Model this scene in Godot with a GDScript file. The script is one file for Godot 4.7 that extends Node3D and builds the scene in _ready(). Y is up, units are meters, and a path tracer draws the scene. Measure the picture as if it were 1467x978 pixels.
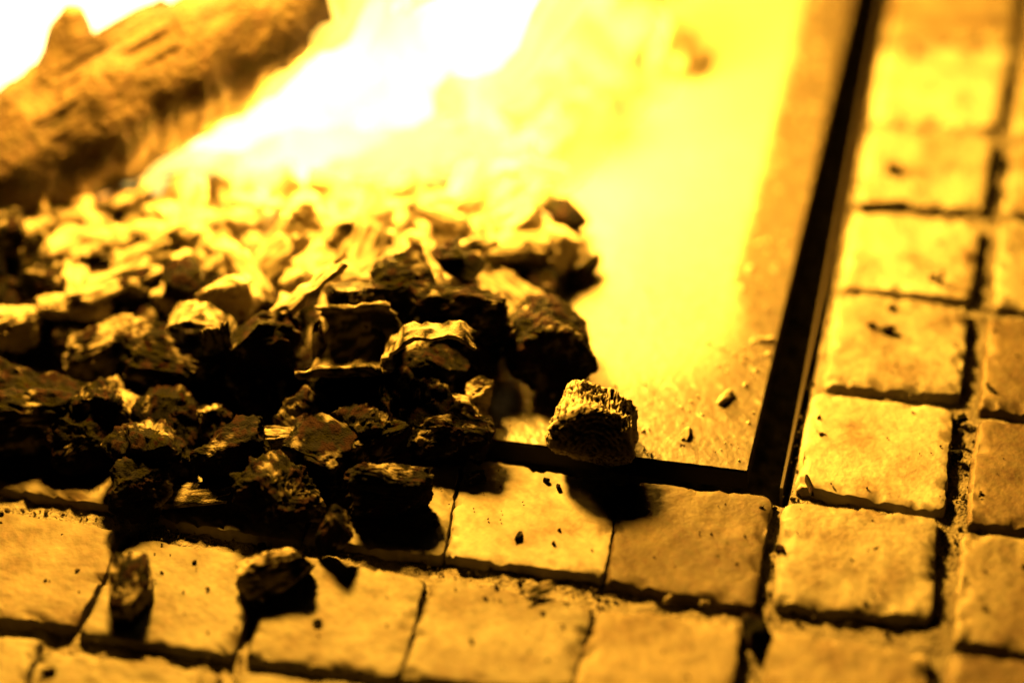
extends Node3D
# A hearth plate with a heap of charcoal in front of a wood fire, edged by slate mosaic tiles. Units are metres; the
# origin is the corner where the two tile strips meet, x runs to the right, z towards the viewer.

var M := {}
var taken := {}
var rng := RandomNumberGenerator.new()
var noise := FastNoiseLite.new()
var fine := FastNoiseLite.new()

# ---------------------------------------------------------------- naming
func numbered(called: String) -> String:
	var n: int = taken.get(called, 0)
	taken[called] = n + 1
	return called if n == 0 else "%s_%03d" % [called, n]

func tag(o: Node3D, label: String, category: String, group := "", kind := "") -> Node3D:
	if label: o.set_meta("label", label)
	if category: o.set_meta("category", category)
	if group: o.set_meta("group", group)
	if kind: o.set_meta("kind", kind)
	return o

func put(called: String, mesh: Mesh, mat: Material, parent: Node3D = self) -> MeshInstance3D:
	var o := MeshInstance3D.new()
	o.name = numbered(called) if parent == self else called
	o.mesh = mesh
	o.material_override = mat
	parent.add_child(o, true)
	return o

func put_node(called: String) -> Node3D:
	var o := Node3D.new()
	o.name = numbered(called)
	add_child(o)
	return o

# ---------------------------------------------------------------- mesh helpers
func fresh(sd: int) -> void:
	rng.seed = sd
	noise.seed = sd
	fine.seed = sd + 77

func commit(v: PackedVector3Array, idx: PackedInt32Array, col: PackedColorArray) -> ArrayMesh:
	var nn := PackedVector3Array()
	nn.resize(v.size())
	for i in range(0, idx.size(), 3):
		var a := idx[i]
		var b := idx[i + 1]
		var c := idx[i + 2]
		var k := (v[c] - v[a]).cross(v[b] - v[a])
		nn[a] += k
		nn[b] += k
		nn[c] += k
	for i in nn.size():
		nn[i] = nn[i].normalized()
	var arr := []
	arr.resize(Mesh.ARRAY_MAX)
	arr[Mesh.ARRAY_VERTEX] = v
	arr[Mesh.ARRAY_NORMAL] = nn
	arr[Mesh.ARRAY_INDEX] = idx
	if col.size(): arr[Mesh.ARRAY_COLOR] = col
	var m := ArrayMesh.new()
	m.add_surface_from_arrays(Mesh.PRIMITIVE_TRIANGLES, arr)
	return m

func facing(idx: PackedInt32Array, v: PackedVector3Array, a: int, b: int, c: int, outward: Vector3) -> void:
	if (v[c] - v[a]).cross(v[b] - v[a]).dot(outward) >= 0.0:
		idx.append_array([a, b, c])
	else:
		idx.append_array([a, c, b])

# One piece of charcoal: a rounded block ("block") or a short length of branch ("round") whose grain runs along its own
# x axis, broken off along a few planes, then roughened with grain ridges and pits. ash: how much pale ash clings to it.
func char_mesh(sd: int, size: Vector3, n: int, shape: String, cuts: int, rough: float, grain: float, ash: float) -> ArrayMesh:
	fresh(sd)
	noise.frequency = 1.0
	noise.fractal_octaves = 4
	fine.frequency = 1.0
	fine.fractal_octaves = 2
	var planes := []
	for i in cuts:
		var d := Vector3(rng.randf_range(-1, 1), rng.randf_range(-1, 1), rng.randf_range(-1, 1)).normalized()
		planes.append([d, rng.randf_range(0.70, 1.0)])
	var at := {}
	var v := PackedVector3Array()
	var base := PackedVector3Array()
	var col := PackedColorArray()
	var idx := PackedInt32Array()
	var small := minf(size.x, minf(size.y, size.z))
	var lead: float = 7.0 if shape == "block" else 2.0
	var off := Vector3(rng.randf() * 50, rng.randf() * 50, rng.randf() * 50)
	var e := 1.0 / (0.0042)          # noise cells of about 4 mm
	var make := func(ix: int, iy: int, iz: int) -> int:
		var key := (ix * 200 + iy) * 200 + iz
		if at.has(key): return at[key]
		var p := Vector3(ix, iy, iz) * (2.0 / n) - Vector3.ONE
		var q := p
		if shape == "round":
			var m: float = maxf(absf(p.y), absf(p.z))
			var l := Vector2(p.y, p.z).length()
			if l > 0.0:
				q.y = p.y * m / l
				q.z = p.z * m / l
			var rr: float = minf(m, 1.0)
			var edge: float = pow(pow(absf(p.x), 9.0) + pow(rr, 9.0), 1.0 / 9.0)
			q = q / maxf(edge, 0.001) * maxf(absf(p.x), rr)
		else:
			var l2: float = pow(pow(absf(p.x), lead) + pow(absf(p.y), lead) + pow(absf(p.z), lead), 1.0 / lead)
			q = p / l2
		var skew := noise.get_noise_3dv(p * 0.6 + off) * 0.28
		q += Vector3(noise.get_noise_3dv(p * 0.8 + off * 2.0), noise.get_noise_3dv(p * 0.8 + off * 3.0), skew) * 0.3
		for pl in planes:
			var d: Vector3 = pl[0]
			var over: float = q.dot(d) - float(pl[1])
			if over > 0.0: q -= d * over
		var w := q * size * 0.5
		var out_dir := (q * Vector3(1.0 / size.x, 1.0 / size.y, 1.0 / size.z)).normalized()
		var pit := noise.get_noise_3dv(w * e * 0.55 + off)
		var g := fine.get_noise_3d(w.x * e * 0.22 + off.x, w.y * e * 2.6 + off.y, w.z * e * 2.6)
		var endness: float = smoothstep(0.7, 0.98, absf(q.x))
		var ring := 0.0
		if endness > 0.0:
			ring = sin(Vector2(w.y, w.z).length() * 3600.0 + pit * 2.5) * 0.35 + fine.get_noise_3d(w.x * e, w.y * e * 2.0, w.z * e * 2.0)
		var ridge: float = lerpf(0.5 - absf(g) * 2.0, ring * 0.6, endness)
		var crumb := fine.get_noise_3dv(w * e * 1.3 + off)
		w += out_dir * ((pit * 0.6 + crumb * 0.28) * rough * small + ridge * grain * 0.001)
		var a: float = noise.get_noise_3dv(w * e * 0.30 + off * 1.7) * 0.9 + fine.get_noise_3dv(w * e * 1.1) * 0.35
		a = smoothstep(0.62 - ash * 1.15, 0.95 - ash * 0.95, a * (1.0 if n < 60 else 0.5) + 0.25 + ridge * (0.25 if n < 60 else 0.7))
		var tone: float = 0.006 + 0.004 * pit
		var dark := Color(tone * 1.15, tone * 0.92, tone * 0.72)
		var pale := Color(0.22, 0.195, 0.155)
		v.append(w)
		base.append(p)
		col.append(dark.lerp(pale, a * clampf(0.4 + ash * 1.2, 0.0, 1.0) * (1.0 - 0.8 * endness * float(shape == "round"))))  # ends of round pieces darkened, shade put into the colour
		at[key] = v.size() - 1
		return v.size() - 1
	for axis in 3:
		for side in 2:
			for i in n:
				for j in n:
					var c := []
					for s in [[0, 0], [1, 0], [1, 1], [0, 1]]:
						var k := [0, 0, 0]
						k[axis] = side * n
						k[(axis + 1) % 3] = i + s[0]
						k[(axis + 2) % 3] = j + s[1]
						c.append(make.call(k[0], k[1], k[2]))
					var o := Vector3.ZERO
					o[axis] = side * 2.0 - 1.0
					facing(idx, base, c[0], c[1], c[2], o)
					facing(idx, base, c[0], c[2], c[3], o)
	return commit(v, idx, col)

func turned(yaw: float, tilt: float, roll: float) -> Basis:
	return Basis(Vector3.UP, deg_to_rad(yaw)) * Basis(Vector3.BACK, deg_to_rad(tilt)) * Basis(Vector3.RIGHT, deg_to_rad(roll))

# a piece of charcoal of its own; places and sizes in millimetres
func coal(called: String, label: String, category: String, at: Vector3, size: Vector3, turn: Vector3, sd: int, n := 18, shape := "block", cuts := 5, rough := 0.14, grain := 0.5, ash := 0.1, group := "") -> MeshInstance3D:
	var o := put(called, char_mesh(sd, size * 0.001, n, shape, cuts, rough, grain, ash), M.char)
	o.transform = Transform3D(turned(turn.x, turn.y, turn.z), at * 0.001)
	tag(o, label, category, group)
	return o

# a thin curled scale of bark: bent round its own x axis by «bend» degrees; the hollow side looks down
func scale_mesh(sd: int, length: float, radius: float, bend: float, thick: float, ash: float) -> ArrayMesh:
	fresh(sd)
	noise.frequency = 90.0
	noise.fractal_octaves = 3
	var v := PackedVector3Array()
	var col := PackedColorArray()
	var idx := PackedInt32Array()
	var nu := 22
	var nv := 22
	for layer in 2:
		for i in nu + 1:
			for j in nv + 1:
				var s := float(i) / nu
				var t := float(j) / nv
				var a := deg_to_rad((t - 0.5) * bend)
				var edge_wob := noise.get_noise_2d(t * 0.05 + (3.0 if s > 0.5 else 7.0), float(sd)) * 0.45
				var x := (s - 0.5) * length * (1.0 + edge_wob * (1.0 if s > 0.5 else -0.7))
				x += length * 0.12 * sin(t * 5.0 + sd)
				var r := radius * (1.0 + 0.12 * noise.get_noise_2d(x, a * radius)) + noise.get_noise_2d(x * 0.5, a * radius * 3.0 + 9.0) * 0.0006
				if layer == 1: r -= thick * (0.65 + 0.5 * noise.get_noise_2d(x + 1.0, t * 0.02))
				v.append(Vector3(x, cos(a) * r - radius * 0.6, sin(a) * r))
				var g: float = smoothstep(-0.2, 0.5, noise.get_noise_3d(x * 1.5, a * radius * 9.0, layer * 7.0) * 1.5 + ash - 0.45)
				col.append(Color(0.010, 0.008, 0.006).lerp(Color(0.22, 0.195, 0.155), g * ash))
	var row := nv + 1
	var lay := (nu + 1) * row
	for layer in 2:
		for i in nu:
			for j in nv:
				var k := layer * lay + i * row + j
				var o := v[k] + Vector3(-v[k].x, radius * 0.6, 0)
				if layer == 1: o = -o
				facing(idx, v, k, k + 1, k + row + 1, o)
				facing(idx, v, k, k + row + 1, k + row, o)
	var rim := []
	for j in nv + 1: rim.append(j)
	for i in range(1, nu + 1): rim.append(i * row + nv)
	for j in range(nv - 1, -1, -1): rim.append(nu * row + j)
	for i in range(nu - 1, -1, -1): rim.append(i * row)
	for q in rim.size() - 1:
		var a: int = rim[q]
		var b: int = rim[q + 1]
		var o := v[a] - Vector3(0, v[lay / 2].y, 0)
		facing(idx, v, a, b, b + lay, o)
		facing(idx, v, a, b + lay, a + lay, o)
	return commit(v, idx, col)

func scale(called: String, label: String, category: String, at: Vector3, size: Vector3, bend: float, turn: Vector3, sd: int, ash: float, group := "") -> void:
	var o := put(called, scale_mesh(sd, size.x * 0.001, size.y * 0.001, bend, size.z * 0.001, ash), M.char)
	o.transform = Transform3D(turned(turn.x, turn.y, turn.z), at * 0.001)
	tag(o, label, category, group)

# one slate tile from its four corners (far left, far right, near right, near left), in millimetres
func tile(a: Vector2, b: Vector2, c: Vector2, d: Vector2, top: float, tint: Color, sd: int, cleft: float, tip := Vector2.ZERO) -> void:
	fresh(sd)
	noise.frequency = 70.0
	noise.fractal_octaves = 5
	fine.frequency = 420.0
	fine.fractal_octaves = 3
	var n := 32
	var v := PackedVector3Array()
	var col := PackedColorArray()
	var idx := PackedInt32Array()
	var mid := (a + b + c + d) * 0.25
	var lay_dir := rng.randf() * TAU
	var dir := Vector2(cos(lay_dir), sin(lay_dir))
	var make := func(s: float, t: float, drop: float, grow: float) -> void:
		if drop > 1.0 and (s < 0.001 or t < 0.001): grow += 1.3          # mortar smeared up against the far and left sides
		# round the corners a little and let the edge wander
		var u := Vector2(s, t) * 2.0 - Vector2.ONE
		var m: float = maxf(absf(u.x), absf(u.y))
		var k := 1.0
		if m > 0.0:
			var l: float = pow(pow(absf(u.x), 20.0) + pow(absf(u.y), 20.0), 1.0 / 20.0)
			k = m / l
		u *= k
		var q := (u + Vector2.ONE) * 0.5
		var p := a.lerp(b, q.x).lerp(d.lerp(c, q.x), q.y)
		var edge: float = smoothstep(0.8, 1.0, m)
		var w := Vector2(noise.get_noise_3d(p.x * 0.0016, p.y * 0.0016, 3.0), noise.get_noise_3d(p.x * 0.0016, p.y * 0.0016, 8.0)) * 0.9 + Vector2(fine.get_noise_2d(p.x * 0.001, p.y * 0.001), fine.get_noise_2d(p.x * 0.001, p.y * 0.001 + 5.0)) * 0.35
		p += w * edge + (p - mid).normalized() * grow
		var x := p.x * 0.001
		var z := p.y * 0.001
		var along := x * dir.x + z * dir.y
		var across := z * dir.x - x * dir.y
		var h := noise.get_noise_2d(x, z) * 0.3 + noise.get_noise_2d(along * 4.2 + 3.0, across * 1.1) * 0.5 + fine.get_noise_2d(along * 1.5, across * 0.7) * 0.22
		var step := noise.get_noise_2d(along * 0.5 + 7.0, across * 0.5)      # a lost flake of slate
		h -= smoothstep(0.18, 0.22, step) * 0.35 + smoothstep(0.3, 0.33, step) * 0.3
		h *= cleft * 0.6
		h -= smoothstep(0.94, 1.0, m) * 0.3 * (1.0 + noise.get_noise_2d(x * 3.0, z * 3.0))
		h -= smoothstep(0.16, 0.34, noise.get_noise_2d(x * 1.6 + 20.0, z * 1.6)) * smoothstep(0.84, 0.97, m) * 1.5      # chipped edges
		var tilt := (p - mid).dot(tip)
		v.append(Vector3(x, (top + h + tilt - drop) * 0.001, z))
		var blot := noise.get_noise_2d(x * 0.7 + 11.0, z * 0.7)
		var f: float = 1.0 + blot * 0.6 + fine.get_noise_2d(x * 0.8, z * 0.8) * 0.35
		var cc := tint * f
		cc.g *= 1.0 - maxf(0.0, -blot) * 0.25
		cc.b *= 1.0 - maxf(0.0, -blot) * 0.4
		col.append(cc)
	for j in n + 1:
		for i in n + 1:
			make.call(float(i) / n, float(j) / n, 0.0, 0.0)
	var row := n + 1
	for j in n:
		for i in n:
			var k := j * row + i
			facing(idx, v, k, k + 1, k + row + 1, Vector3.UP)
			facing(idx, v, k, k + row + 1, k + row, Vector3.UP)
	var rim := []
	for i in n: rim.append([i, 0])
	for j in n: rim.append([n, j])
	for i in n: rim.append([n - i, n])
	for j in n: rim.append([0, n - j])
	var first := v.size()
	for level in 3:
		for r in rim:
			make.call(float(r[0]) / n, float(r[1]) / n, [0.25, 2.2, 11.0][level], [0.22, 0.45, 0.6][level])
	var cnt := rim.size()
	var m3 := Vector3(mid.x * 0.001, 0, mid.y * 0.001)
	for level in 3:
		for q in cnt:
			var q2 := (q + 1) % cnt
			var up0: int = rim[q][1] * row + rim[q][0] if level == 0 else first + (level - 1) * cnt + q
			var up1: int = rim[q2][1] * row + rim[q2][0] if level == 0 else first + (level - 1) * cnt + q2
			var lo0 := first + level * cnt + q
			var lo1 := first + level * cnt + q2
			var o := v[lo0] - m3
			o.y = 0.0
			facing(idx, v, up0, up1, lo1, o)
			facing(idx, v, up0, lo1, lo0, o)
	put("tile", commit(v, idx, col), M.slate, M.floor_node)

func box_mesh(corners: Array, bottom: float, top: float, chamfer: float) -> ArrayMesh:   # a slab over a quadrilateral, in millimetres
	var v := PackedVector3Array()
	var idx := PackedInt32Array()
	var mid := Vector2.ZERO
	for c in corners: mid += c * 0.25
	for lev in [[bottom, 0.0], [top - chamfer, 0.0], [top, chamfer]]:
		for c in corners:
			var p: Vector2 = c + (mid - c).normalized() * lev[1] * 1.414
			v.append(Vector3(p.x, lev[0], p.y) * 0.001)
	var st := SurfaceTool.new()
	st.begin(Mesh.PRIMITIVE_TRIANGLES)
	st.set_smooth_group(-1)
	var quad := func(a: int, b: int, c: int, d: int, o: Vector3) -> void:
		var t := PackedInt32Array()
		facing(t, v, a, b, c, o)
		facing(t, v, a, c, d, o)
		for k in t: st.add_vertex(v[k])
	for lev in 2:
		for k in 4:
			var k2 := (k + 1) % 4
			var e := v[k] + v[k2]
			var o := Vector3(e.x * 500.0 - mid.x, 0.0, e.z * 500.0 - mid.y)
			quad.call(lev * 4 + k, lev * 4 + k2, lev * 4 + 4 + k2, lev * 4 + 4 + k, o)
	quad.call(8, 9, 10, 11, Vector3.UP)
	quad.call(0, 1, 2, 3, Vector3.DOWN)
	st.generate_normals()
	return st.commit()

# a sheet over x0..x1, z0..z1 (millimetres) whose height and colour come from functions
func sheet(x0: float, x1: float, z0: float, z1: float, cell: float, height: Callable, tint: Callable) -> ArrayMesh:
	var nx := int((x1 - x0) / cell)
	var nz := int((z1 - z0) / cell)
	var v := PackedVector3Array()
	var col := PackedColorArray()
	var idx := PackedInt32Array()
	for j in nz + 1:
		for i in nx + 1:
			var x := lerpf(x0, x1, float(i) / nx)
			var z := lerpf(z0, z1, float(j) / nz)
			v.append(Vector3(x, height.call(x, z), z) * 0.001)
			col.append(tint.call(x, z))
	for j in nz:
		for i in nx:
			var k := j * (nx + 1) + i
			facing(idx, v, k, k + 1, k + nx + 2, Vector3.UP)
			facing(idx, v, k, k + nx + 2, k + nx + 1, Vector3.UP)
	return commit(v, idx, col)

# a tube along a curved spine: points in millimetres, one radius each
func tube(spine: Array, radii: Array, sides: int, wobble: float, sd: int, squash: float, fade: Callable, steps := 40) -> ArrayMesh:
	fresh(sd)
	noise.frequency = 24.0
	noise.fractal_octaves = 4
	var curve := Curve3D.new()
	for i in spine.size():
		var tan: Vector3 = (spine[mini(i + 1, spine.size() - 1)] - spine[maxi(i - 1, 0)]) * 0.001 / 6.0
		curve.add_point(spine[i] * 0.001, -tan, tan)
	var v := PackedVector3Array()
	var col := PackedColorArray()
	var idx := PackedInt32Array()
	var total := float(spine.size() - 1)
	for i in steps + 1:
		var t := float(i) / steps
		var fi: float = minf(t * total, total - 0.0001)
		var k := int(fi)
		var c := curve.sample(k, fi - k)
		var dirv := (curve.sample(mini(int(fi + 0.05), int(total) - 1), minf(fi + 0.05 - mini(int(fi + 0.05), int(total) - 1), 1.0)) - curve.sample(maxi(int(fi - 0.05), 0), maxf(fi - 0.05 - maxi(int(fi - 0.05), 0), 0.0))).normalized()
		var side := dirv.cross(Vector3(0.12, 0.2, 1.0)).normalized()
		var up := side.cross(dirv).normalized()
		var r: float = lerpf(radii[k], radii[k + 1], smoothstep(0.0, 1.0, fi - k)) * 0.001
		for j in sides:
			var a := TAU * j / sides
			var d := side * cos(a) + up * sin(a) * squash
			var rr := r * (1.0 + wobble * noise.get_noise_3dv((c + d * r) * 1.6))
			v.append(c + d * rr)
			col.append(fade.call(t, a, c + d * rr))
	for i in steps:
		for j in sides:
			var k := i * sides + j
			var k2 := i * sides + (j + 1) % sides
			var o := v[k] - (v[i * sides] + v[i * sides + sides / 2]) * 0.5
			facing(idx, v, k, k2, k2 + sides, o)
			facing(idx, v, k, k2 + sides, k + sides, o)
	for e in [0, steps]:
		var c0 := Vector3.ZERO
		for j in sides: c0 += v[e * sides + j] / sides
		v.append(c0)
		col.append(col[e * sides])
		var out_dir := c0 - (v[(1 if e == 0 else steps - 1) * sides] + v[(1 if e == 0 else steps - 1) * sides + sides / 2]) * 0.5
		for j in sides:
			facing(idx, v, v.size() - 1, e * sides + j, e * sides + (j + 1) % sides, out_dir)
	return commit(v, idx, col)

# ---------------------------------------------------------------- materials
func relief(freq: float, octaves: int, sd: int, ridged := false) -> NoiseTexture2D:
	var f := FastNoiseLite.new()
	f.seed = sd
	f.frequency = freq
	f.fractal_octaves = octaves
	if ridged: f.fractal_type = FastNoiseLite.FRACTAL_RIDGED
	var t := NoiseTexture2D.new()
	t.width = 512
	t.height = 512
	t.seamless = true
	t.noise = f
	return t

func mat(color: Color, rough: float, spec: float, tinted := true) -> StandardMaterial3D:
	var m := StandardMaterial3D.new()
	m.albedo_color = color
	m.roughness = rough
	m.metallic_specular = spec
	m.vertex_color_use_as_albedo = tinted
	return m

func bumped(m: StandardMaterial3D, t: Texture2D, cm: float, scale_by: Vector3, world: bool) -> void:
	m.heightmap_enabled = true
	m.heightmap_texture = t
	m.heightmap_scale = cm
	m.uv1_triplanar = true
	m.uv1_world_triplanar = world
	m.uv1_scale = scale_by

func flame_mat(e: float, c: Color) -> StandardMaterial3D:
	var m := StandardMaterial3D.new()
	m.albedo_color = Color(0, 0, 0, 1)
	m.roughness = 1.0
	m.specular_mode = BaseMaterial3D.SPECULAR_DISABLED
	m.transparency = BaseMaterial3D.TRANSPARENCY_ALPHA
	m.vertex_color_use_as_albedo = true
	m.emission_enabled = true
	m.emission = c.linear_to_srgb()
	m.emission_energy_multiplier = e
	return m

func materials() -> void:
	M.char = mat(Color.WHITE, 0.85, 0.1)
	bumped(M.char, relief(0.03, 4, 5), 0.05, Vector3(45, 130, 130), false)
	M.slate = mat(Color.WHITE, 0.72, 0.32)
	bumped(M.slate, relief(0.035, 5, 9), 0.018, Vector3(17, 17, 17), true)
	M.mortar = mat(Color.WHITE, 0.9, 0.3)
	bumped(M.mortar, relief(0.04, 5, 14), 0.08, Vector3(30, 30, 30), true)
	M.plate = mat(Color.WHITE, 0.42, 0.5)
	bumped(M.plate, relief(0.03, 5, 21), 0.015, Vector3(16, 16, 16), true)
	M.plate_edge = mat(Color(0.1, 0.09, 0.08), 0.7, 0.2, false)  # darkened so the plate sides look shaded, shade in the colour
	M.trim = mat(Color(0.16, 0.14, 0.12), 0.5, 0.4, false)
	M.bark = mat(Color.WHITE, 0.85, 0.3)
	bumped(M.bark, relief(0.02, 4, 31), 0.15, Vector3(25, 25, 25), false)
	M.ember = mat(Color(0.25, 0.2, 0.15).linear_to_srgb(), 0.9, 0.2, false)
	M.ember.emission_enabled = true
	M.ember.emission = Color(1.0, 0.42, 0.06).linear_to_srgb()
	M.ember.emission_energy_multiplier = 2.5
	M.spark = M.ember.duplicate()
	M.spark.emission = Color(1.0, 0.7, 0.3).linear_to_srgb()
	M.spark.emission_energy_multiplier = 30.0

func heap(x: float, z: float) -> float:      # height of the top of the heap of coals, in millimetres
	var front: float = smoothstep(2.0, -55.0, z)
	var back: float = 1.0 - 0.45 * smoothstep(-60.0, -120.0, z)
	var right: float = smoothstep(-84.0, -116.0, x + 0.04 * (z + 60.0))
	return 24.0 * front * back * right

func _ready() -> void:
	# camera: an 86 mm lens, wide open, looking down over the corner of the hearth
	var cam := Camera3D.new()
	cam.name = "camera"
	add_child(cam)
	var lens := CameraAttributesPhysical.new()
	lens.frustum_focal_length = 85.89
	lens.frustum_focus_distance = 0.766
	lens.exposure_aperture = 2.3
	lens.frustum_near = 0.05
	lens.frustum_far = 20.0
	cam.attributes = lens
	cam.transform = Transform3D(Basis.from_euler(Vector3(-0.7201, 0.2699, -0.0644), EULER_ORDER_YXZ), Vector3(0.0631, 0.5421, 0.5416))
	cam.current = true
	# a dark room: the fire is the only light
	var we := WorldEnvironment.new()
	we.name = "surroundings"
	var env := Environment.new()
	env.background_mode = Environment.BG_COLOR
	env.background_color = Color(0, 0, 0)
	env.tonemap_mode = Environment.TONE_MAPPER_LINEAR
	env.tonemap_exposure = 1.0
	env.sdfgi_enabled = true
	env.ssao_enabled = true
	env.ssil_enabled = true
	we.environment = env
	add_child(we)
	materials()
	fire()
	# the setting
	noise.seed = 3
	noise.frequency = 0.09
	noise.fractal_octaves = 4
	fine.seed = 8
	fine.frequency = 0.5
	var mortar_h := func(x: float, z: float) -> float:
		var pit: float = smoothstep(-0.4, -2.0, x) * smoothstep(2.2, 0.4, z) * 13.0     # the gap round the plate
		return -4.8 - pit + noise.get_noise_2d(x, z) * 2.2 + fine.get_noise_2d(x, z) * 0.7
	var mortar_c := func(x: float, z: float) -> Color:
		var k: float = lerpf(0.10, 0.03, smoothstep(-0.4, -2.0, x) * smoothstep(2.2, 0.4, z)) + 0.05 * noise.get_noise_2d(x * 1.7, z * 1.7) + 0.03 * fine.get_noise_2d(x, z)  # mortar darkened inside the gap, its shade put into the colour
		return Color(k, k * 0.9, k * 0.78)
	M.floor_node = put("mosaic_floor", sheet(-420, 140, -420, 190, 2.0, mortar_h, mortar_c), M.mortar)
	tag(M.floor_node, "slate mosaic floor of square tiles in sandy mortar round the hearth plate", "", "", "structure")
	tile(Vector2(3.7, 57.5), Vector2(48.8, 59), Vector2(49.5, 100.4), Vector2(6, 99.8), -0.24, Color(0.078, 0.066, 0.05), 100, 0.96, Vector2(-0.0055, -0.0069))
	tile(Vector2(-0.1, 5.2), Vector2(45.7, 3.1), Vector2(48.3, 44.2), Vector2(3, 46.9), 0.25, Color(0.087, 0.08, 0.066), 101, 1.12, Vector2(0.0042, -0.0044))
	tile(Vector2(1.6, -46.5), Vector2(46.1, -46.9), Vector2(47.5, -0.3), Vector2(2.4, -3.3), -0.13, Color(0.124, 0.114, 0.094), 102, 0.87, Vector2(-0.0063, -0.0046))
	tile(Vector2(3.4, -98.6), Vector2(46.1, -97.4), Vector2(47.7, -53.9), Vector2(4.9, -52.2), 0.2, Color(0.092, 0.085, 0.07), 103, 1.12, Vector2(0.0048, -0.0049))
	tile(Vector2(3.7, -144.1), Vector2(46.5, -144.1), Vector2(46.3, -102.6), Vector2(4, -102.8), 0.08, Color(0.131, 0.12, 0.099), 104, 1.09, Vector2(0.0057, 0.0061))
	tile(Vector2(3.4, -192.9), Vector2(46.7, -195.6), Vector2(46.6, -152.5), Vector2(4, -150.2), 0.06, Color(0.113, 0.104, 0.086), 105, 1.07, Vector2(0.0001, -0.0052))
	tile(Vector2(2.3, -248), Vector2(47.9, -251.9), Vector2(47.4, -202.6), Vector2(3.6, -200.4), -0.25, Color(0.158, 0.147, 0.125), 106, 1.17, Vector2(0.0058, 0.0008))
	tile(Vector2(1.8, -309.5), Vector2(48.1, -311.3), Vector2(48.7, -259.6), Vector2(3.5, -256.4), 0.25, Color(0.082, 0.07, 0.053), 107, 1.03, Vector2(0.0061, 0.0056))
	tile(Vector2(0.9, -372.4), Vector2(48.1, -373.6), Vector2(48.8, -316.6), Vector2(2.6, -314.9), -0.05, Color(0.085, 0.072, 0.055), 108, 1.04, Vector2(-0.0011, -0.0054))
	tile(Vector2(56.3, 57.4), Vector2(102.3, 58.2), Vector2(102.3, 99), Vector2(56.7, 99), 0.19, Color(0.039, 0.029, 0.02), 109, 0.82, Vector2(-0.0073, 0.002))
	tile(Vector2(55.2, 7.4), Vector2(100, 7.3), Vector2(100.1, 51.9), Vector2(56.6, 51.8), 0.02, Color(0.062, 0.053, 0.04), 110, 0.99, Vector2(-0.0025, 0.008))
	tile(Vector2(55.8, -43.3), Vector2(100.3, -44), Vector2(100.2, 1.6), Vector2(56.3, 2.4), -0.05, Color(0.039, 0.029, 0.02), 111, 0.88, Vector2(0.0021, -0.0036))
	tile(Vector2(54.8, -93.8), Vector2(98.9, -94.9), Vector2(98.8, -50.2), Vector2(55.7, -49.3), 0.15, Color(0.039, 0.03, 0.02), 112, 0.93, Vector2(0.0009, 0.0065))
	tile(Vector2(54.2, -148.5), Vector2(97.3, -150.2), Vector2(97.5, -101.2), Vector2(56, -101.3), -0.26, Color(0.083, 0.077, 0.063), 113, 0.89, Vector2(0.0042, 0.0018))
	tile(Vector2(55.4, -193.5), Vector2(97.6, -195.3), Vector2(96.8, -156.5), Vector2(54.8, -153.5), -0.1, Color(0.1, 0.092, 0.076), 114, 0.87, Vector2(-0.0007, -0.0073))
	tile(Vector2(55.4, -247.4), Vector2(98.1, -248.6), Vector2(97.4, -201.7), Vector2(55.7, -200.1), 0.24, Color(0.105, 0.097, 0.08), 115, 1.18, Vector2(0.0038, 0.0074))
	tile(Vector2(56, -307.4), Vector2(99.4, -307.9), Vector2(98.7, -255.2), Vector2(55.9, -254.1), -0.13, Color(0.08, 0.068, 0.051), 116, 1.19, Vector2(0.0044, -0.0014))
	tile(Vector2(-52.3, 4.9), Vector2(-5.2, 3.3), Vector2(-3.7, 49.6), Vector2(-47.9, 47), 0.07, Color(0.034, 0.026, 0.018), 117, 1.13, Vector2(-0.0033, -0.0049))
	tile(Vector2(-103.5, 2.9), Vector2(-53.3, 5.4), Vector2(-50.4, 45.2), Vector2(-99.3, 45.2), -0.22, Color(0.114, 0.106, 0.09), 118, 0.95, Vector2(0.0074, -0.0027))
	tile(Vector2(-147.4, 6.8), Vector2(-104.8, 7.3), Vector2(-100.8, 46.4), Vector2(-145, 46), -0.27, Color(0.091, 0.084, 0.069), 119, 0.87, Vector2(0.0045, -0.0022))
	tile(Vector2(-197.2, 9.1), Vector2(-149.3, 10.4), Vector2(-146.1, 48.4), Vector2(-192.4, 46.3), -0.24, Color(0.083, 0.077, 0.063), 120, 1.19, Vector2(-0.0012, -0.0047))
	tile(Vector2(-257.9, 11.1), Vector2(-199.5, 12.1), Vector2(-198.7, 43.7), Vector2(-257.6, 41.6), -0.27, Color(0.066, 0.057, 0.043), 121, 0.87, Vector2(0.0028, -0.0056))
	tile(Vector2(-321.3, 9.8), Vector2(-262.8, 11.2), Vector2(-262.6, 41.2), Vector2(-319.5, 40.2), -0.01, Color(0.066, 0.057, 0.043), 122, 0.9, Vector2(0.008, -0.006))
	tile(Vector2(-48.1, 58.6), Vector2(-5.4, 57.5), Vector2(-5.8, 94.3), Vector2(-49.7, 91.3), 0.16, Color(0.084, 0.072, 0.055), 123, 0.96, Vector2(0.0078, -0.0004))
	tile(Vector2(-99.7, 54.8), Vector2(-51.1, 58.6), Vector2(-51, 91), Vector2(-100.1, 95.3), -0.05, Color(0.075, 0.069, 0.057), 124, 0.81, Vector2(-0.0013, -0.004))
	tile(Vector2(-150.9, 54.1), Vector2(-103.5, 56.4), Vector2(-101.3, 95.6), Vector2(-146.4, 96.6), 0.2, Color(0.074, 0.068, 0.056), 125, 1, Vector2(-0.0075, -0.0039))
	tile(Vector2(-198.6, 56.1), Vector2(-153.6, 57), Vector2(-152.2, 96.3), Vector2(-199.9, 95.9), -0.18, Color(0.066, 0.061, 0.05), 126, 0.89, Vector2(0.0059, -0.0057))
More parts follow.
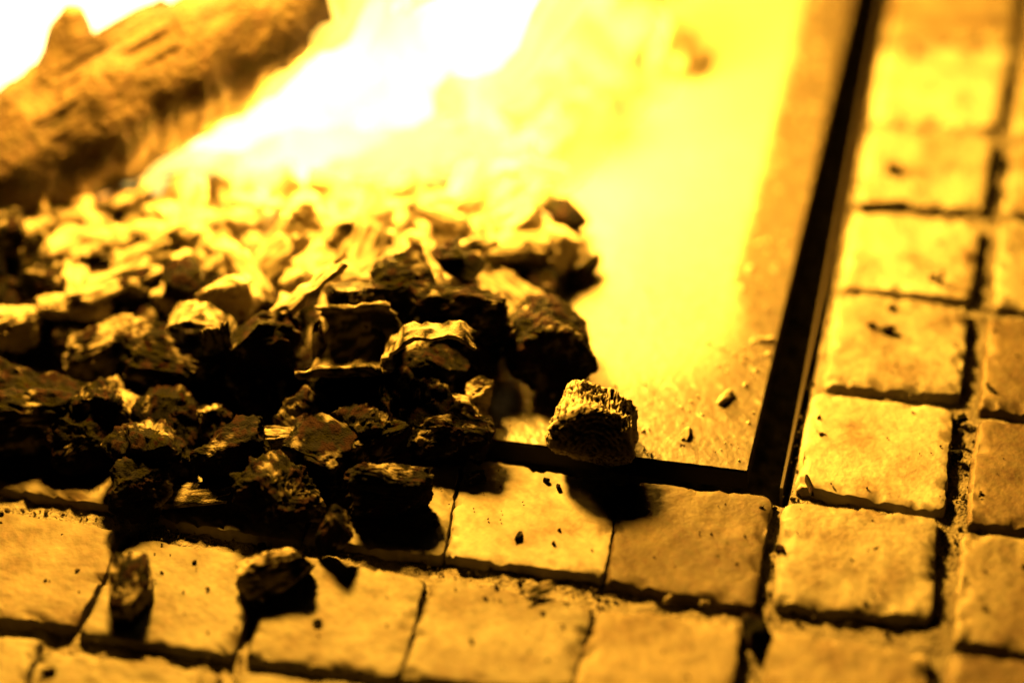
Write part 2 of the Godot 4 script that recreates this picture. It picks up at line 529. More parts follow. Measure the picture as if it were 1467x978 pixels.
	tile(Vector2(-257.9, 52.5), Vector2(-201, 54.7), Vector2(-202.3, 94.4), Vector2(-253.7, 95.2), 0.26, Color(0.057, 0.048, 0.037), 127, 1.03, Vector2(0.0078, -0.0016))
	tile(Vector2(-258.6, 104.8), Vector2(-211.6, 101.5), Vector2(-207.1, 135), Vector2(-253.7, 135.9), 0.09, Color(0.079, 0.073, 0.06), 128, 1.12, Vector2(0.0039, -0.0001))
	tile(Vector2(-208.5, 104.9), Vector2(-154, 104.1), Vector2(-149, 137), Vector2(-205.3, 135.2), -0.17, Color(0.065, 0.06, 0.049), 129, 1.15, Vector2(0.0064, 0.0068))
	tile(Vector2(-147.3, 102.8), Vector2(-102.5, 100.7), Vector2(-99.5, 132.6), Vector2(-145.8, 136.4), 0.09, Color(0.067, 0.062, 0.051), 130, 1.12, Vector2(0.0023, 0.005))
	tile(Vector2(-98.8, 101.3), Vector2(-52.7, 98.5), Vector2(-51.6, 130.9), Vector2(-97.6, 132.2), 0.09, Color(0.071, 0.065, 0.054), 131, 1.07, Vector2(-0.0037, 0.0068))
	tile(Vector2(-49.9, 97.4), Vector2(-6.2, 98.3), Vector2(-6.8, 129.6), Vector2(-49.7, 130.5), -0.26, Color(0.069, 0.059, 0.045), 132, 1.19, Vector2(0.0074, 0.0027))
	noise.seed = 12
	fine.seed = 30
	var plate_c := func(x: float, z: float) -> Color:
		# the colour is paler over all but a darker rim some 25 mm wide
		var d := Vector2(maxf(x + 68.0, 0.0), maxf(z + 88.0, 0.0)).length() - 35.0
		var inner_tone: float = 1.0 - smoothstep(-1.5, 1.5 + 24.0 * smoothstep(-105.0, -45.0, z), d + noise.get_noise_2d(x * 0.8, z * 0.8) * 2.0)
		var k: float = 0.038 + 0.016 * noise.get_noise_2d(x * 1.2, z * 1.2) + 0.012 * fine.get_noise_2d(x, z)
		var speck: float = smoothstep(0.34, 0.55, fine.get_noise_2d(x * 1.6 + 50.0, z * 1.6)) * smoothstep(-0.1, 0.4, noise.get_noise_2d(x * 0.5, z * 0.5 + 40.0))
		var c := Color(k, k * 0.83, k * 0.66).lerp(Color(0.2, 0.188, 0.164), clampf(inner_tone * (0.85 + 0.3 * noise.get_noise_2d(x * 0.5 + z * 0.35, z * 0.2 - x * 0.3)) + speck * 0.7, 0.0, 1.0))
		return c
	var plate_h := func(x: float, z: float) -> float:
		return 1.5 + noise.get_noise_2d(x * 0.3, z * 0.3) * 0.25
	var plate := Node3D.new()
	plate.name = "hearth_plate"
	add_child(plate)
	tag(plate, "flat dark hearth plate with a paler inner area under the fire and coals", "hearth plate")
	put("body", box_mesh([Vector2(-400, -400), Vector2(-14.0, -400), Vector2(-14.0, -4.8), Vector2(-400, -4.0)], -6.5, 1.0, 0.4), M.plate_edge, plate)
	put("plate_top", sheet(-399, -14.4, -399, -5.2, 1.6, plate_h, plate_c), M.plate, plate)
	tag(put("edge_trim", box_mesh([Vector2(-3.6, -400), Vector2(-2.7, -400), Vector2(-2.7, -4), Vector2(-3.6, -4)], -12.0, -3.2, 0.2), M.trim), "thin metal strip along the left edge of the right hand tiles", "edge trim")
	coal("charcoal_lump", "round charcoal branch end alone on the plate edge beside the tiles, streaked pale on top", "charcoal", Vector3(-63.3, 12, -4.6), Vector3(21, 29, 27), Vector3(-82, 5, 20), 301, 60, "round", 4, 0.09, 1, 0.55)
	coal("charcoal_lump", "round black lump alone on the plate, behind the streaked branch end", "charcoal", Vector3(-85.4, 12, -40.5), Vector3(22, 29, 25), Vector3(-70, 8, 60), 302, 44, "round", 1, 0.09, 0.6, 0.12)
	coal("charcoal_lump", "tall black slab leaning upright in the middle of the heap, its top corner cut square", "charcoal", Vector3(-177.3, 17.9, -13.6), Vector3(32, 24, 13), Vector3(-10, 76, 20), 303, 40, "block", 3, 0.06, 0.5, 0.1)
	coal("charcoal_lump", "wide black block with a bright top edge, left of the tall leaning slab", "charcoal", Vector3(-204.4, 12.3, -10.2), Vector3(33, 20, 19), Vector3(8, -9, 15), 304, 36, "block", 4, 0.08, 0.5, 0.14)
	coal("charcoal_lump", "flaky grey lump with splintered layers, left of the wide black block", "charcoal", Vector3(-230.7, 10.1, -13.1), Vector3(27, 17, 15), Vector3(30, 8, 10), 305, 34, "block", 4, 0.12, 1.3, 0.45)
	coal("charcoal_lump", "pitted oval lump near the left border, speckled on its top", "charcoal", Vector3(-250.1, 5.3, 6.5), Vector3(17, 12, 11), Vector3(16, 10, 0), 306, 28, "round", 3, 0.14, 0.8, 0.35)
	coal("charcoal_lump", "rounded lump with a bright layered top, below the flaky grey lump", "charcoal", Vector3(-223.8, 8.3, 14.6), Vector3(19, 24, 22), Vector3(-60, 10, 0), 307, 34, "round", 4, 0.12, 0.8, 0.32)
	coal("charcoal_lump", "narrow pale splinter wedged right of the rounded bright topped lump", "charcoal", Vector3(-213.3, 7.5, 9.3), Vector3(9, 17, 9), Vector3(10, 60, 0), 308, 24, "block", 3, 0.14, 0.7, 0.5)
	coal("charcoal_lump", "black lump with a thin bright rim, under the wide black block", "charcoal", Vector3(-201.2, 7.5, 12.5), Vector3(22, 22, 22), Vector3(-70, 20, 0), 309, 30, "round", 4, 0.1, 0.4, 0.06)
	coal("charcoal_lump", "rough black lump low in the heap above the foot of the bark sliver", "charcoal", Vector3(-199.8, 9, 29.9), Vector3(19, 24, 20), Vector3(-50, 0, 30), 310, 28, "block", 5, 0.14, 0.7, 0.12)
	coal("charcoal_lump", "branch stub with a small knot and rings on its end, centre of the black heap", "charcoal", Vector3(-185.1, 6, 11.3), Vector3(16, 17, 14), Vector3(-66, 34, 0), 311, 36, "round", 2, 0.08, 0.6, 0.34)
	coal("charcoal_lump", "brown streaked block facing forward, right of the knotted branch stub", "charcoal", Vector3(-163.6, 6, 15.4), Vector3(22, 13, 14), Vector3(12, -2, -30), 312, 34, "block", 3, 0.06, 0.8, 0.3)
	coal("charcoal_lump", "bright topped wedge right of and above the brown streaked block", "charcoal", Vector3(-157, 6, 3), Vector3(17, 15, 15), Vector3(-20, -28, 10), 313, 28, "block", 5, 0.1, 0.7, 0.34)
	coal("charcoal_lump", "big dark round lump with a thin lit rim, in the lower middle of the heap", "charcoal", Vector3(-136.3, 9, 5.8), Vector3(25, 25, 25), Vector3(-75, -5, 0), 314, 34, "round", 4, 0.08, 0.4, 0.05)
	coal("charcoal_stick", "upright charcoal peg with a lit tip, left of the small grey cube", "charcoal", Vector3(-120.6, 10.4, -3.4), Vector3(24, 6, 6), Vector3(0, 84, 0), 315, 24, "block", 2, 0.08, 0.5, 0.12)
	coal("charcoal_lump", "small grey cube with streaks, at the right hand end of the heap", "charcoal", Vector3(-106.5, 6.4, -6.9), Vector3(18, 14, 14), Vector3(-5, -6, 40), 316, 40, "block", 3, 0.06, 0.9, 0.5)
	coal("charcoal_lump", "little pale lump on top of the small grey cube's right corner", "charcoal", Vector3(-102.4, 11.3, -14.3), Vector3(9, 9, 8), Vector3(40, 0, 0), 317, 20, "block", 4, 0.12, 0.6, 0.5)
	coal("charcoal_lump", "dark pointed lump under the bright tilted flake, top of the heap", "charcoal", Vector3(-147.3, 29.3, -30.1), Vector3(18, 14, 17), Vector3(-20, 35, 45), 318, 30, "block", 5, 0.08, 0.5, 0.08)
	coal("charcoal_lump", "black hulking lump in the bark trough, middle of the heap", "charcoal", Vector3(-144.7, 19.1, -23.5), Vector3(25, 18, 16), Vector3(10, 5, 0), 319, 30, "block", 5, 0.1, 0.6, 0.1)
	coal("charcoal_lump", "black lump filling the space below the bark trough", "charcoal", Vector3(-144.9, 10.8, -12.8), Vector3(28, 20, 20), Vector3(14, -10, 0), 320, 30, "block", 5, 0.12, 0.6, 0.06)
	coal("charcoal_lump", "pale nub sitting under the arched bark curl", "charcoal", Vector3(-124.6, 18.1, -22.6), Vector3(14, 11, 12), Vector3(-30, 40, 0), 321, 26, "block", 4, 0.1, 0.6, 0.45)
	coal("charcoal_lump", "black lump under the arched bark curl, right of the pale nub", "charcoal", Vector3(-117.3, 16.2, -19.1), Vector3(20, 18, 17), Vector3(20, 0, 0), 322, 28, "block", 5, 0.12, 0.5, 0.05)
	coal("charcoal_lump", "black domed lump behind the upright peg", "charcoal", Vector3(-120.3, 10.8, -9.6), Vector3(27, 24, 22), Vector3(-70, 0, 0), 323, 28, "round", 4, 0.1, 0.4, 0.05)
	coal("charcoal_lump", "out of focus dark lump behind the arched bark curl, left one of two", "charcoal", Vector3(-132.3, 29.8, -42), Vector3(22, 18, 16), Vector3(30, 10, 0), 324, 22, "block", 5, 0.14, 0.6, 0.06)
	coal("charcoal_lump", "out of focus wide dark lump behind the arched bark curl, right one of two", "charcoal", Vector3(-116.3, 26, -36.5), Vector3(34, 18, 17), Vector3(20, -4, 0), 325, 26, "block", 5, 0.18, 0.8, 0.12)
	coal("charcoal_lump", "long black lump between the arched bark curl and the lone round lump", "charcoal", Vector3(-110.6, 16.3, -29.8), Vector3(14, 10, 9), Vector3(-15, 0, 0), 326, 24, "block", 5, 0.12, 0.6, 0.06)
	coal("charcoal_lump", "dark lump just behind the lone round lump", "charcoal", Vector3(-97, 6, -71.5), Vector3(18, 14, 12), Vector3(10, 0, 0), 327, 22, "block", 5, 0.14, 0.6, 0.1)
	coal("charcoal_lump", "pale nugget touching the left flank of the lone round lump", "charcoal", Vector3(-100.4, 5, -58.2), Vector3(12, 10, 9), Vector3(50, 0, 0), 328, 20, "block", 5, 0.14, 0.6, 0.6)
	coal("charcoal_lump", "ash white big lump standing at the right of the glowing bed", "charcoal", Vector3(-113, 14, -97.9), Vector3(25, 20, 24), Vector3(20, 20, 0), 329, 26, "block", 5, 0.12, 0.6, 0.95)
	coal("charcoal_lump", "ash white lump right of and in front of the big white one", "charcoal", Vector3(-97.6, 10, -93.8), Vector3(24, 16, 19), Vector3(-30, 20, 0), 330, 26, "block", 5, 0.12, 0.6, 0.95)
	coal("charcoal_lump", "black lump behind the two ash white lumps", "charcoal", Vector3(-98.2, 9, -113.1), Vector3(19, 13, 13), Vector3(-25, 20, 0), 331, 22, "block", 4, 0.1, 0.6, 0.02)
	coal("charcoal_splinter", "thin dark splinter on the plate right of the ash white lumps", "charcoal", Vector3(-83.7, 5, -88.6), Vector3(16, 6, 6), Vector3(70, 12, 0), 332, 16, "block", 3, 0.1, 0.5, 0.05)
	coal("ember", "round dark ember behind the white hot spark, blurred", "charcoal", Vector3(-159.3, 14, -166.5), Vector3(27, 24, 24), Vector3(-60, 10, 0), 333, 22, "round", 3, 0.1, 0.6, 0.35)
	coal("ember", "low dark ember below and right of the white hot spark", "charcoal", Vector3(-134.7, 9, -112.6), Vector3(30, 16, 12), Vector3(14, 0, 0), 334, 20, "block", 3, 0.12, 0.6, 0.4)
	coal("charcoal_lump", "small black wedge standing before the ash white lumps", "charcoal", Vector3(-122.7, 32.7, -56.1), Vector3(10, 8, 13), Vector3(20, 0, 0), 335, 18, "block", 4, 0.1, 0.5, 0.02)
	coal("charcoal_lump", "small black shard right of the small black wedge", "charcoal", Vector3(-116.4, 31.7, -53.3), Vector3(12, 7, 9), Vector3(-20, -20, 0), 336, 18, "block", 4, 0.1, 0.5, 0.02)
	coal("charcoal_lump", "dark angular lump at the left border, highest of the dark ones there", "charcoal", Vector3(-274.5, 31.1, -46.7), Vector3(12, 10, 13), Vector3(20, 10, 0), 337, 22, "block", 4, 0.12, 0.5, 0.08)
	coal("charcoal_lump", "dark squarish lump in the blurred pale rows, left part", "charcoal", Vector3(-258.5, 21.5, -32.6), Vector3(13, 9, 9), Vector3(14, 0, 0), 338, 22, "block", 5, 0.14, 0.6, 0.12)
	coal("charcoal_lump", "dark low lump in the blurred pale rows above the flaky grey lump", "charcoal", Vector3(-228.2, 22.2, -35.5), Vector3(20, 8, 8), Vector3(16, 0, 0), 339, 22, "block", 5, 0.14, 0.7, 0.22)
	coal("charcoal_lump", "black triangle of charcoal in the blurred pale rows above the wide black block", "charcoal", Vector3(-209, 26.8, -36.9), Vector3(12, 10, 13), Vector3(20, 20, 0), 340, 18, "block", 4, 0.1, 0.5, 0.02)
	coal("ash_lump", "bright ash white slab at the left border above the pitted oval lump", "charcoal", Vector3(-263.4, 14.3, -14.8), Vector3(17, 14, 10), Vector3(35, -12, -12), 341, 26, "block", 3, 0.2, 1, 0.9)
	coal("ash_lump", "long pale flake lying level in the blurred rows, left part", "charcoal", Vector3(-244.8, 18.8, -25), Vector3(22, 8, 7), Vector3(14, 2, 0), 342, 22, "block", 2, 0.24, 1, 0.9)
	coal("ash_lump", "pale knobbly fragment right of the dark triangle in the blurred rows", "charcoal", Vector3(-192.6, 24.4, -32.8), Vector3(18, 13, 10), Vector3(0, 10, 0), 343, 22, "block", 3, 0.16, 0.8, 1)
	coal("charcoal_lump", "large black lump at the left border under the pitted oval lump", "charcoal", Vector3(-243.7, 7.5, 15.3), Vector3(34, 24, 22), Vector3(20, 0, 0), 344, 28, "block", 5, 0.14, 0.6, 0.15)
	coal("charcoal_lump", "black block at the left border above the streaked tile", "charcoal", Vector3(-262.9, 7.5, 7.1), Vector3(26, 26, 22), Vector3(0, 0, 20), 345, 24, "block", 5, 0.12, 0.6, 0.15)
	coal("charcoal_lump", "black lump overhanging the tile edge, above the pale streaked tile", "charcoal", Vector3(-226.2, 8, 24.8), Vector3(20, 18, 18), Vector3(30, 0, 0), 346, 24, "block", 5, 0.14, 0.6, 0.15)
	coal("charcoal_lump", "black lump standing on the joint left of the bark sliver", "charcoal", Vector3(-197.9, 8, 43.5), Vector3(17, 17, 17), Vector3(10, 0, 0), 347, 28, "block", 5, 0.12, 0.6, 0.15)
	coal("charcoal_lump", "dark ragged lump on the tile in front of the brown streaked block", "charcoal", Vector3(-154.9, 9, 39.9), Vector3(23, 18, 20), Vector3(-30, 0, 0), 348, 32, "block", 5, 0.18, 0.9, 0.15)
	coal("charcoal_lump", "dark rough lump behind the ragged lump on the tile", "charcoal", Vector3(-173.8, 9, 23.9), Vector3(24, 18, 18), Vector3(0, 20, 0), 349, 26, "block", 5, 0.14, 0.6, 0.08)
	coal("charcoal_lump", "black lump below the bright topped wedge", "charcoal", Vector3(-147.7, 9, 18.3), Vector3(24, 20, 18), Vector3(-20, 0, 0), 350, 26, "block", 5, 0.14, 0.7, 0.12)
	coal("charcoal_lump", "black lump below the big dark round lump", "charcoal", Vector3(-131.6, 8, 10.5), Vector3(20, 17, 15), Vector3(40, 0, 0), 351, 26, "block", 5, 0.14, 0.6, 0.15)
	coal("charcoal_lump", "black lump in front of the upright peg", "charcoal", Vector3(-114.1, 8, 2.8), Vector3(22, 18, 16), Vector3(10, 0, 0), 352, 26, "block", 5, 0.14, 0.6, 0.15)
	coal("charcoal_lump", "black lump in the shade under the small grey cube", "charcoal", Vector3(-103.5, 8, 0.9), Vector3(18, 14, 12), Vector3(-10, 0, 0), 353, 26, "block", 5, 0.14, 0.6, 0.15)
	scale("bark_curl", "long arched curl of bark lit along its top, right part of the heap", "bark", Vector3(-118.8, 30, -14.7), Vector3(8, 18, 1.8), 125, Vector3(102, 0, -14), 354, 0.75)
	scale("bark_curl", "bright tilted flake of ash grey bark on top of the heap", "bark", Vector3(-159.3, 34, -27.4), Vector3(25, 12, 3), 50, Vector3(30, 32, -20), 355, 0.9)
	scale("bark_curl", "hollow bark trough open to the front, with bright lips, middle of the heap", "bark", Vector3(-143.5, 26, -13), Vector3(25, 12, 2.2), 190, Vector3(10, 4, 200), 356, 0.5)
	coal("charcoal_splinter", "thin upright splinter lit along its edge, left of the hollow bark trough", "charcoal", Vector3(-157.5, 15.8, -18), Vector3(26, 4, 8), Vector3(20, 82, 0), 357, 24, "block", 3, 0.1, 0.8, 0.4)
	scale("bark_sliver", "curved sliver of bark lying on the tile, lit along its spine", "bark", Vector3(-180.9, 4, 37.6), Vector3(20, 7, 1.2), 120, Vector3(12, 6, -10), 358, 0.55)
	scale("bark_curl", "thin bark hoop in the pale rows behind the wide black block", "bark", Vector3(-196.8, 26, -16.9), Vector3(9, 12, 1.4), 150, Vector3(95, 0, 0), 359, 0.8)
	scale("bark_curl", "small bark leaf standing behind the wide black block, near its right end", "bark", Vector3(-187.3, 28, -7.2), Vector3(13, 6, 1.3), 110, Vector3(-70, 78, 10), 360, 0.6)
	coal("charcoal_slab", "dark flat slab of charcoal with a glinting top, on the tile below the heap", "charcoal", Vector3(-121.4, 7, 30.5), Vector3(25, 19, 11), Vector3(6, -5, -8), 361, 36, "block", 4, 0.09, 1, 0.16)
	coal("charcoal_stick", "upright charcoal stub at the tile edge, left of the flat slab", "charcoal", Vector3(-133, 7, 49.8), Vector3(18, 8, 8), Vector3(10, 66, 10), 362, 26, "block", 3, 0.1, 0.7, 0.1)
	coal("charcoal_chip", "small oval chip at the joint right of the flat slab", "charcoal", Vector3(-98.1, 2, 13.3), Vector3(7, 5, 3.5), Vector3(30, 0, 0), 363, 16, "round", 3, 0.1, 0.4, 0.2)
	coal("charcoal_lump", "squat charcoal cube lying on the front tile, left one of two", "charcoal", Vector3(-188.3, 5.5, 81.9), Vector3(17, 14, 12), Vector3(-72, -6, 0), 364, 34, "block", 2, 0.07, 0.8, 0.3)
	coal("charcoal_lump", "grained charcoal chunk lying on the front tile, right one of two", "charcoal", Vector3(-146.1, 5.5, 67.4), Vector3(24, 11, 11), Vector3(24, 4, -35), 365, 36, "block", 2, 0.09, 1, 0.5)
	coal("charcoal_stick", "black charcoal stick lying in the joint between two right hand tiles", "charcoal", Vector3(12.4, 0.8, -145.7), Vector3(17, 4.5, 4.5), Vector3(14, 0, 0), 366, 20, "round", 1, 0.06, 0.3, 0.02)
	coal("charcoal_crumb", "three cornered crumb on the second blurred tile from the top right", "crumb", Vector3(13.4, 1.4, -167.3), Vector3(5, 4.5, 4), Vector3(50, 0, 0), 367, 8, "block", 4, 0.2, 0.2, 0.02, "loose crumbs on the tiles and plate")
	coal("charcoal_crumb", "crumb at the top left corner of the brightest right hand tile", "crumb", Vector3(13.4, 1, -243.9), Vector3(4, 3.5, 3), Vector3(-86, 0, 0), 368, 8, "block", 4, 0.2, 0.2, 0.02, "loose crumbs on the tiles and plate")
	coal("charcoal_crumb", "larger crumb of the three on one right hand tile", "crumb", Vector3(21.3, 1, -80.2), Vector3(4.5, 3.5, 3), Vector3(-6, 0, 0), 369, 8, "block", 4, 0.2, 0.2, 0.02, "loose crumbs on the tiles and plate")
	coal("charcoal_crumb", "upper crumb of the three on one right hand tile", "crumb", Vector3(21.6, 0.7, -92), Vector3(3, 2.5, 2), Vector3(43, 0, 0), 370, 8, "block", 4, 0.2, 0.2, 0.02, "loose crumbs on the tiles and plate")
	coal("charcoal_crumb", "left crumb of the three on one right hand tile", "crumb", Vector3(15.8, 0.7, -81.5), Vector3(3, 2.5, 2), Vector3(13, 0, 0), 371, 8, "block", 4, 0.2, 0.2, 0.02, "loose crumbs on the tiles and plate")
	coal("charcoal_crumb", "dark crumb standing beside the upright needle of charcoal", "crumb", Vector3(33.4, 0.9, -109.8), Vector3(2.5, 2.5, 2.5), Vector3(89, 0, 0), 372, 8, "block", 4, 0.2, 0.2, 0.02, "loose crumbs on the tiles and plate")
	coal("charcoal_crumb", "black leaf shaped chip on the tile right of the corner joint", "crumb", Vector3(28.6, -1.2, 21), Vector3(6, 3, 2), Vector3(34, 0, 0), 373, 8, "block", 4, 0.2, 0.2, 0.02, "loose crumbs on the tiles and plate")
	coal("charcoal_crumb", "brown chip on the pale tile below the lone branch end", "crumb", Vector3(-78.8, 0.5, 34.8), Vector3(4, 2, 1.5), Vector3(78, 0, 0), 374, 8, "block", 4, 0.2, 0.2, 0.02, "loose crumbs on the tiles and plate")
	coal("charcoal_crumb", "round black crumb on the front tile right of the grained chunk", "crumb", Vector3(-130, 0.8, 81.1), Vector3(2.6, 2.6, 2.4), Vector3(35, 0, 0), 375, 8, "block", 4, 0.2, 0.2, 0.02, "loose crumbs on the tiles and plate")
	coal("charcoal_crumb", "black lump wedged in the joint at the lower right", "crumb", Vector3(-1.5, -1.2, 58.8), Vector3(10, 8, 7), Vector3(-62, 0, 0), 376, 8, "block", 4, 0.2, 0.2, 0.02, "loose crumbs on the tiles and plate")
	coal("charcoal_crumb", "dark bead in the corner joint beside the right hand tile", "crumb", Vector3(0.6, -1.2, 24.6), Vector3(3.4, 3, 2.6), Vector3(-4, 0, 0), 377, 8, "block", 4, 0.2, 0.2, 0.02, "loose crumbs on the tiles and plate")
	coal("charcoal_crumb", "black splinter in the far right joint, upper", "crumb", Vector3(51.6, -1.2, -179.2), Vector3(9, 3, 3), Vector3(69, 0, 0), 378, 8, "block", 4, 0.2, 0.2, 0.02, "loose crumbs on the tiles and plate")
	coal("charcoal_crumb", "black crumb in the far right joint under the splinter", "crumb", Vector3(51, -1.2, -165), Vector3(4, 3.5, 3), Vector3(20, 0, 0), 379, 8, "block", 4, 0.2, 0.2, 0.02, "loose crumbs on the tiles and plate")
	coal("charcoal_crumb", "dark sliver at the far left corner of the corner tile", "crumb", Vector3(5.7, 0.5, -3.1), Vector3(9, 2, 1.5), Vector3(-70, 0, 0), 380, 8, "block", 4, 0.2, 0.2, 0.02, "loose crumbs on the tiles and plate")
	coal("charcoal_crumb", "dark fleck on the far right brown tile", "crumb", Vector3(57.2, 0.4, -57.8), Vector3(5, 2, 1.2), Vector3(-50, 0, 0), 381, 8, "block", 4, 0.2, 0.2, 0.02, "loose crumbs on the tiles and plate")
	coal("charcoal_crumb", "black crumb on the darker rim of the plate", "crumb", Vector3(-36.3, 0.6, -13.1), Vector3(2.2, 2, 1.6), Vector3(-84, 0, 0), 382, 8, "block", 4, 0.2, 0.2, 0.02, "loose crumbs on the tiles and plate")
	coal("charcoal_crumb", "second black crumb on the darker rim of the plate, lower one", "crumb", Vector3(-33, 0.5, -9.9), Vector3(2, 1.6, 1.4), Vector3(0, 0, 0), 383, 8, "block", 4, 0.2, 0.2, 0.02, "loose crumbs on the tiles and plate")
	coal("charcoal_crumb", "black crumb on the tile edge in front of the flat slab", "crumb", Vector3(-105.4, 0.6, 34.2), Vector3(2.2, 2, 1.6), Vector3(-35, 0, 0), 384, 8, "block", 4, 0.2, 0.2, 0.02, "loose crumbs on the tiles and plate")
	coal("charcoal_crumb", "black grain on the tile beside the stub at the tile edge", "crumb", Vector3(-129.3, 0.5, 38.4), Vector3(2, 1.6, 1.4), Vector3(88, 0, 0), 385, 8, "block", 4, 0.2, 0.2, 0.02, "loose crumbs on the tiles and plate")
	coal("charcoal_crumb", "dark grain above the squat charcoal cube", "crumb", Vector3(-195, 0.6, 64.6), Vector3(2.6, 2, 1.8), Vector3(-34, 0, 0), 386, 8, "block", 4, 0.2, 0.2, 0.02, "loose crumbs on the tiles and plate")
	coal("charcoal_crumb", "dark grain above the grained chunk", "crumb", Vector3(-149.9, 0.7, 77), Vector3(3.2, 2.6, 2), Vector3(-20, 0, 0), 387, 8, "block", 4, 0.2, 0.2, 0.02, "loose crumbs on the tiles and plate")
	coal("charcoal_crumb", "tiny grain in the joint behind the front tiles, left", "crumb", Vector3(-195.3, -1.2, 54.3), Vector3(3, 2.4, 2), Vector3(78, 0, 0), 388, 8, "block", 4, 0.2, 0.2, 0.02, "loose crumbs on the tiles and plate")
	coal("charcoal_crumb", "tiny grain in the joint behind the front tiles, middle", "crumb", Vector3(-156.9, -1.2, 52.2), Vector3(2.6, 2.2, 2), Vector3(15, 0, 0), 389, 8, "block", 4, 0.2, 0.2, 0.02, "loose crumbs on the tiles and plate")
	coal("charcoal_crumb", "tiny grain in the joint behind the front tiles, right", "crumb", Vector3(-113, -1.2, 58.5), Vector3(2.4, 2, 1.8), Vector3(71, 0, 0), 390, 8, "block", 4, 0.2, 0.2, 0.02, "loose crumbs on the tiles and plate")
	coal("charcoal_crumb", "dark grain on the pale tile near its upper edge, left", "crumb", Vector3(-75.8, 0.4, 9.3), Vector3(2, 1.6, 1.2), Vector3(-9, 0, 0), 391, 8, "block", 4, 0.2, 0.2, 0.02, "loose crumbs on the tiles and plate")
	coal("charcoal_crumb", "dark grain on the pale tile near its upper edge, right", "crumb", Vector3(-71.5, 0.4, 11.4), Vector3(2, 1.6, 1.2), Vector3(-70, 0, 0), 392, 8, "block", 4, 0.2, 0.2, 0.02, "loose crumbs on the tiles and plate")
	coal("charcoal_crumb", "black fleck lying at the lower left border", "crumb", Vector3(-203.7, 0.4, 113.8), Vector3(4.5, 2, 1.2), Vector3(26, 0, 0), 393, 8, "block", 4, 0.2, 0.2, 0.02, "loose crumbs on the tiles and plate")
	coal("charcoal_crumb", "grain on the front tile beside its right hand joint", "crumb", Vector3(-102.8, -1.2, 61.9), Vector3(2.4, 2, 1.4), Vector3(5, 0, 0), 394, 8, "block", 4, 0.2, 0.2, 0.02, "loose crumbs on the tiles and plate")
	coal("charcoal_crumb", "dark grain in the far right joint beside the yellow tile", "crumb", Vector3(49.7, -1.2, -43.5), Vector3(3.5, 3, 2.5), Vector3(30, 0, 0), 395, 8, "block", 4, 0.2, 0.2, 0.02, "loose crumbs on the tiles and plate")
	coal("charcoal_crumb", "dark grain in the far right joint below the yellow tile", "crumb", Vector3(49.4, -1.2, -27.1), Vector3(4, 3, 2.5), Vector3(-26, 0, 0), 396, 8, "block", 4, 0.2, 0.2, 0.02, "loose crumbs on the tiles and plate")
	coal("charcoal_crumb", "speck on the plate far from the heap, near its darker rim", "crumb", Vector3(-19.9, 0.4, -140.4), Vector3(2, 1.6, 1.2), Vector3(-79, 0, 0), 397, 8, "block", 4, 0.2, 0.2, 0.02, "loose crumbs on the tiles and plate")
	coal("charcoal_crumb", "dark crumb at the joint end beside the charcoal stick", "crumb", Vector3(23.5, -1.2, -148.6), Vector3(3.5, 2.6, 2), Vector3(-86, 0, 0), 398, 8, "block", 4, 0.2, 0.2, 0.02, "loose crumbs on the tiles and plate")
	coal("charcoal_crumb", "second dark crumb at the joint end beside the charcoal stick", "crumb", Vector3(31.6, -1.2, -149.1), Vector3(3, 2.4, 2), Vector3(-35, 0, 0), 399, 8, "block", 4, 0.2, 0.2, 0.02, "loose crumbs on the tiles and plate")
	coal("charcoal_needle", "upright needle of charcoal on a right hand tile", "charcoal", Vector3(36.3, 2.5, -107.6), Vector3(7, 1.4, 1.4), Vector3(0, 80, 0), 400, 8, "block", 2, 0.1, 0.2, 0.02)
	scale("bark_sliver", "curled splinter with a lit tip on the front tile below the pale tile", "bark", Vector3(-67.7, 1.5, 56.8), Vector3(8, 3, 0.8), 100, Vector3(35, 0, 0), 401, 0.5)
	coal("ash_crumb", "pale ash crumb in the lower joint, left", "ash crumb", Vector3(-29.4, -0.5, 51.3), Vector3(3, 2.1, 1.2), Vector3(57, 0, 0), 402, 8, "block", 4, 0.25, 0.2, 1, "pale ash crumbs")
	coal("ash_crumb", "pale ash crumb in the lower joint, right", "ash crumb", Vector3(-18.2, -0.5, 50.9), Vector3(2.6, 1.8, 1), Vector3(20, 0, 0), 403, 8, "block", 4, 0.25, 0.2, 1, "pale ash crumbs")
	coal("ash_crumb", "pale ash chip on the darker rim of the plate, upper", "ash crumb", Vector3(-17.5, 1.5, -66.9), Vector3(5, 3.5, 2), Vector3(18, 0, 0), 404, 8, "block", 4, 0.25, 0.2, 1, "pale ash crumbs")
	coal("ash_crumb", "pale ash chip on the darker rim of the plate, lower", "ash crumb", Vector3(-26.2, 1.5, -36.5), Vector3(7, 4.9, 2.8), Vector3(50, 0, 0), 405, 8, "block", 4, 0.25, 0.2, 1, "pale ash crumbs")
	coal("ash_crumb", "pale ash cluster on the darker rim beside the black crumbs", "ash crumb", Vector3(-35.8, 1.5, -18.1), Vector3(6, 4.2, 2.4), Vector3(84, 0, 0), 406, 8, "block", 4, 0.25, 0.2, 1, "pale ash crumbs")
	var marks := {}
	marks["tall leaning slab"] = Vector3(-176.4, 20, -11.3) * 0.001
	marks["wide black block"] = Vector3(-200.6, 20, -2.3) * 0.001
	marks["flaky grey lump"] = Vector3(-226.4, 18, -4.9) * 0.001
	marks["pitted oval lump"] = Vector3(-244.4, 15, 16.2) * 0.001
	marks["knotted branch stub"] = Vector3(-180.5, 16, 21.2) * 0.001
	marks["big dark round lump"] = Vector3(-132.9, 18, 14.9) * 0.001
	marks["small grey cube"] = Vector3(-104.7, 12, -1.1) * 0.001
	marks["hollow bark trough"] = Vector3(-143.5, 26, -13) * 0.001
	marks["arched bark curl"] = Vector3(-119.5, 28, -16.9) * 0.001
